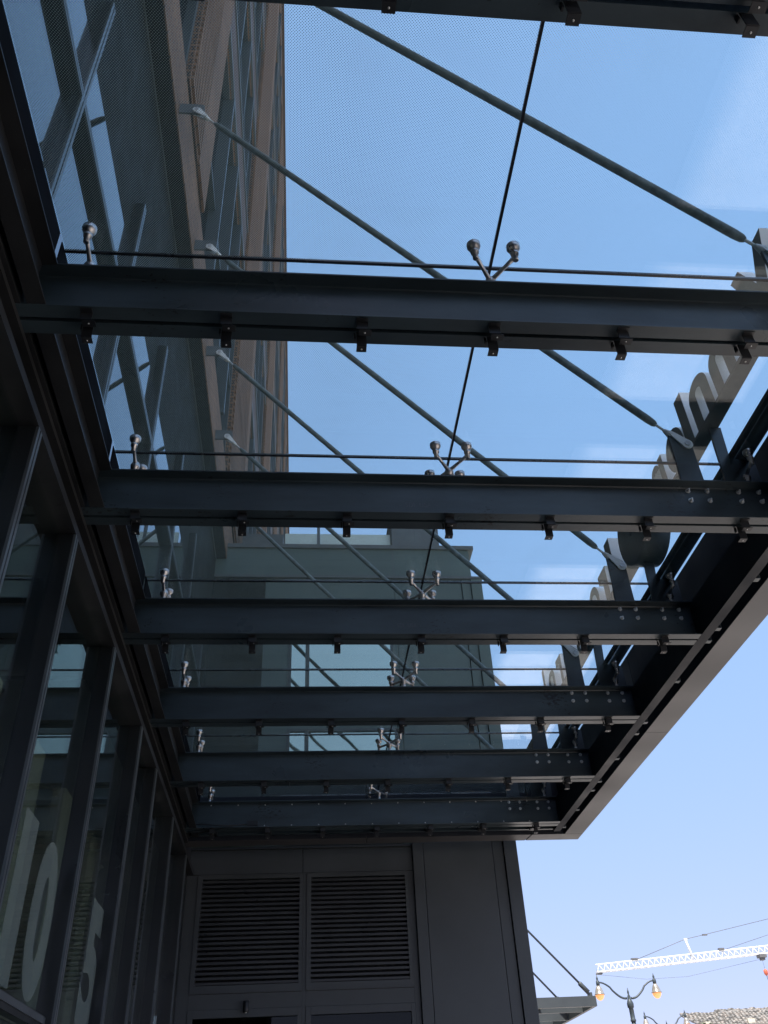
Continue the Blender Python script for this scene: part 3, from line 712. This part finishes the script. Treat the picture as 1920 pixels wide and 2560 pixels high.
# ------------------------------------------------------------------ tower crane
cr = thing('tower_crane', (112,150,0), 'white lattice tower crane jib against the pale sky', 'crane')
x0,x1 = 47.2,112.; z0_,z1_ = 24.95,30.9
def zj(x): return 24.78+(x-47.2)*.0665
j = MB(); hd=1.10; wd=1.0; step=1.05
n = int((x1-x0)/step)
for (yy,dz,r) in ((150-wd/2,0,.10),(150+wd/2,0,.10),(150,hd,.11)):
    j.tube([(x0,yy,zj(x0)+dz),(x1,yy,zj(x1)+dz)],r,6)
for k in range(n):
    xa=x0+k*step; xb=xa+step; xm=(xa+xb)/2
    for yy in (150-wd/2,150+wd/2):
        j.tube([(xa,yy,zj(xa)),(xm,150,zj(xm)+hd)],.05,5); j.tube([(xm,150,zj(xm)+hd),(xb,yy,zj(xb))],.05,5)
    j.tube([(xa,149.5,zj(xa)),(xa,150.5,zj(xa))],.045,5); j.tube([(xa,149.5,zj(xa)),(xb,150.5,zj(xb))],.04,5)
j.build('jib', M['crane'], cr, (80,150,26))
k = MB()
for yy in (149.6,150.4): k.tube([(63.5,yy,zj(63.5)+.2),(62.93,150,29.15)],.14,6)
for q in range(4): k.tube([(63.45-.1*q,149.6+.08*q,zj(63.5)+.6+.6*q),(63.4-.1*q,150.4-.08*q,zj(63.5)+.9+.6*q)],.06,5)
k.box(62.7,63.2,149.85,150.15,29.0,29.3); k.build('king_post', M['crane'], cr, (63.2,150,27))
k = MB(); k.tube([(53.7,150,zj(53.7)+hd),(62.93,150,29.2),(66.2,150,29.75),(112,150,38)],.045,5); k.tube([(68.4,150,zj(68.4)+hd),(112,150,38)],.035,5)
k.tube([(47.3,150,zj(47.3)-.3),(55,150,zj(55)-1.7),(62,150,zj(62)-2.0),(75,150,zj(75)-.7)],.02,4); k.tube([(75.05,150,zj(75)-.4),(75.05,150,24.5)],.02,4)
k.build('cable', M['crane_dark'], cr, (80,150,30))
k = MB(); k.box(53.2,54.3,149.7,150.3,zj(53.7)+hd+.1,zj(53.7)+hd+.32); k.box(68.1,69.0,149.7,150.3,zj(68.4)+hd+.1,zj(68.4)+hd+.4); k.box(74.5,75.7,149.4,150.6,zj(75)-.55,zj(75)-.10); k.box(74.8,75.4,149.6,150.4,zj(75)-.9,zj(75)-.55); k.box(66.0,66.8,149.8,150.2,29.65,29.85); k.box(47.1,48.0,149.6,150.4,zj(47.2)-.28,zj(47.2)-.11)
k.build('trolley', M['crane_dark'], cr, (75,150,26))
k = MB(); k.lathe((75.05,150,24.45),[(.1,0),(.32,-.2),(.30,-.7),(.12,-.95)],12); k.build('hook_block', M['orange'], cr, (75,150,24.4))
k = MB(); k.tube([(75.05,150,23.5),(75.1,150,22.9)],.06,6); k.build('hook', M['crane_dark'], cr, (75,150,23))
k = MB()
for a,b in ((-1,-1),(1,-1),(1,1),(-1,1)):
    k.tube([(113+a,150+b,0),(113+a,150+b,34)],.16,6)
for q in range(17):
    for a,b,c_,d2 in ((-1,-1,1,-1),(1,-1,1,1),(1,1,-1,1),(-1,1,-1,-1)):
        k.tube([(113+a,150+b,2*q),(113+c_,150+d2,2*q+2)],.09,5)
k.build('mast', M['crane'], cr, (113,150,0))

# ------------------------------------------------------------------ tiled-roof house far right
hs = thing('tiled_roof_house', (42,84,0), 'cream house with grey clay tile roofs at the bottom right', 'house')
b = MB(); b.box(34,62,82,100,0,9.3); b.box(37.4,38.0,80.1,82,0,10.15); b.box(33.75,34.15,80.2,82,0,10.05); b.box(39.0,39.7,79.6,80.4,9.3,9.75); b.build('wall', M['cream'], hs, (42,84,0))
def tiles(xa,xb,ya,za,yb,zb_,rows,pitch=.34):
    """slope of barrel tiles, eave (ya,za) to ridge (yb,zb_); ragged tile ends"""
    t = MB(); n=int((xb-xa)/pitch); Lg = math.hypot(yb-ya,zb_-za)
    t.box(xa,xb,min(ya,yb)+.1,max(ya,yb),za-.30,za-.12)
    for rr in range(rows):
        for q in range(n):
            u0=rr/rows; u1=(rr+1.25)/rows; x=xa+q*pitch+(.5*pitch if rr%2 else 0)+random.uniform(-.04,.04); lift=.09+random.uniform(-.02,.07)
            if random.random()<.05: lift += .10
            p0=V((x,ya+(yb-ya)*u0,za+(zb_-za)*u0+lift)); p1=V((x,ya+(yb-ya)*min(u1,1.05),za+(zb_-za)*min(u1,1.05)+lift-.07))
            t.tube([p0,p1],[.17,.14],7)
    t.tube([(xa,ya,za),(xa,yb,zb_)],.1,6)
    b2=[t.bm.verts.new(p) for p in ((xa,ya,za),(xb,ya,za),(xb,yb,zb_),(xa,yb,zb_))]; t._f(b2)
    return t
tiles(33.5,62,79.7,9.55,84.5,11.05,9).build('lower_roof', M['tile'], hs, (45,82,10))
tiles(38.2,62,84.7,10.95,88,11.6,5).build('upper_roof', M['tile'], hs, (45,86,11))
pm = thing('palm_tree', (32.8,78,0), 'small green palm tip in front of the tiled roof', 'tree')
t = MB(); t.tube([(32.9,78,0),(32.8,78,5),(32.85,78,9.3)],[.22,.17,.13],8); t.build('trunk', M['bark'], pm, (32.8,78,0))
t = MB()
for q in range(34):
    a=random.uniform(0,2*math.pi); e=random.uniform(-.3,1.2); Ln=random.uniform(.7,1.15); c=V((32.85,78,9.3))
    dirv=V((math.cos(a)*math.cos(e),math.sin(a)*math.cos(e),math.sin(e))); side=dirv.cross(V((0,0,1))).normalized()
    prev=None
    for k in range(7):
        u=k/6.; p=c+dirv*Ln*u-V((0,0,.45*u*u)); 
        for sgn in (-1,1):
            tip=p+side*sgn*(.26*(1-u*.6))+dirv*.18-V((0,0,.08)); v1=t.bm.verts.new(p); v2=t.bm.verts.new(p+dirv*.07); v3=t.bm.verts.new(tip); t._f([v1,v2,v3])
t.build('crown', M['leaf'], pm, (32.85,78,9.3))

# ------------------------------------------------------------------ world, sun, camera
W = bpy.data.worlds.new('World'); bpy.context.scene.world = W; W.use_nodes = True
nt = W.node_tree; bg = nt.nodes['Background']
sky = nt.nodes.new('ShaderNodeTexSky'); sky.sky_type='NISHITA'; sky.sun_disc=False
sd = V((-.147,-.50,1.0)).normalized()
el = math.asin(sd.z); az = math.atan2(sd.x, sd.y)
sky.sun_elevation = el; sky.sun_rotation = az % (2*math.pi)
sky.altitude = 0; sky.air_density = 1.0; sky.dust_density = .6; sky.ozone_density = 1.6
sep = nt.nodes.new('ShaderNodeSeparateColor'); com = nt.nodes.new('ShaderNodeCombineColor'); nt.links.new(sky.outputs[0], sep.inputs[0])
# phone-like tone response of a clear hazy-horizon sky
for k,(g_,k_) in enumerate(((.42,.61),(.22,.69),(.13,1.03))):
    a = nt.nodes.new('ShaderNodeMath'); a.operation='MULTIPLY'; nt.links.new(sep.outputs[k], a.inputs[0]); a.inputs[1].default_value=.30
    b = nt.nodes.new('ShaderNodeMath'); b.operation='POWER'; nt.links.new(a.outputs[0], b.inputs[0]); b.inputs[1].default_value=g_
    c = nt.nodes.new('ShaderNodeMath'); c.operation='MULTIPLY'; nt.links.new(b.outputs[0], c.inputs[0]); c.inputs[1].default_value=k_/.30
    nt.links.new(c.outputs[0], com.inputs[k])
nt.links.new(com.outputs[0], bg.inputs[0]); bg.inputs[1].default_value = .15
sl = bpy.data.lights.new('sun','SUN'); sl.energy = 5.0; sl.angle = R(.5); sl.color=(1,.95,.88)
so = bpy.data.objects.new('sun', sl); C.objects.link(so); so.rotation_euler = sd.to_track_quat('Z','Y').to_euler(); so.location=(-10,-30,60)

cam = bpy.data.cameras.new('camera'); co = bpy.data.objects.new('camera', cam); C.objects.link(co)
cam.sensor_fit='HORIZONTAL'; cam.sensor_width=36; cam.lens=36*2153.96/1920; cam.clip_start=.05; cam.clip_end=5000
CAM_R = [[0.995773, -0.081042, -0.043227], [-0.014853, -0.60652, 0.79493], [0.090641, 0.790927, 0.605159]]
rt,up,fw = (V(r_) for r_ in CAM_R)
mt = Matrix((( rt.x,up.x,-fw.x,0),(rt.y,up.y,-fw.y,0),(rt.z,up.z,-fw.z,0),(0,0,0,1)))
co.matrix_world = Matrix.Translation((0,0,1.55)) @ mt
S = bpy.context.scene; S.camera = co
S.view_settings.view_transform='Standard'; S.view_settings.look='None'; S.view_settings.exposure=1.0; S.view_settings.gamma=1
S.cycles.max_bounces=12; S.cycles.transparent_max_bounces=32; S.cycles.glossy_bounces=6; S.cycles.diffuse_bounces=4
S.cycles.caustics_reflective=False; S.cycles.caustics_refractive=False; S.cycles.sample_clamp_indirect=6
try: S.cycles.use_denoising=True
except Exception: pass
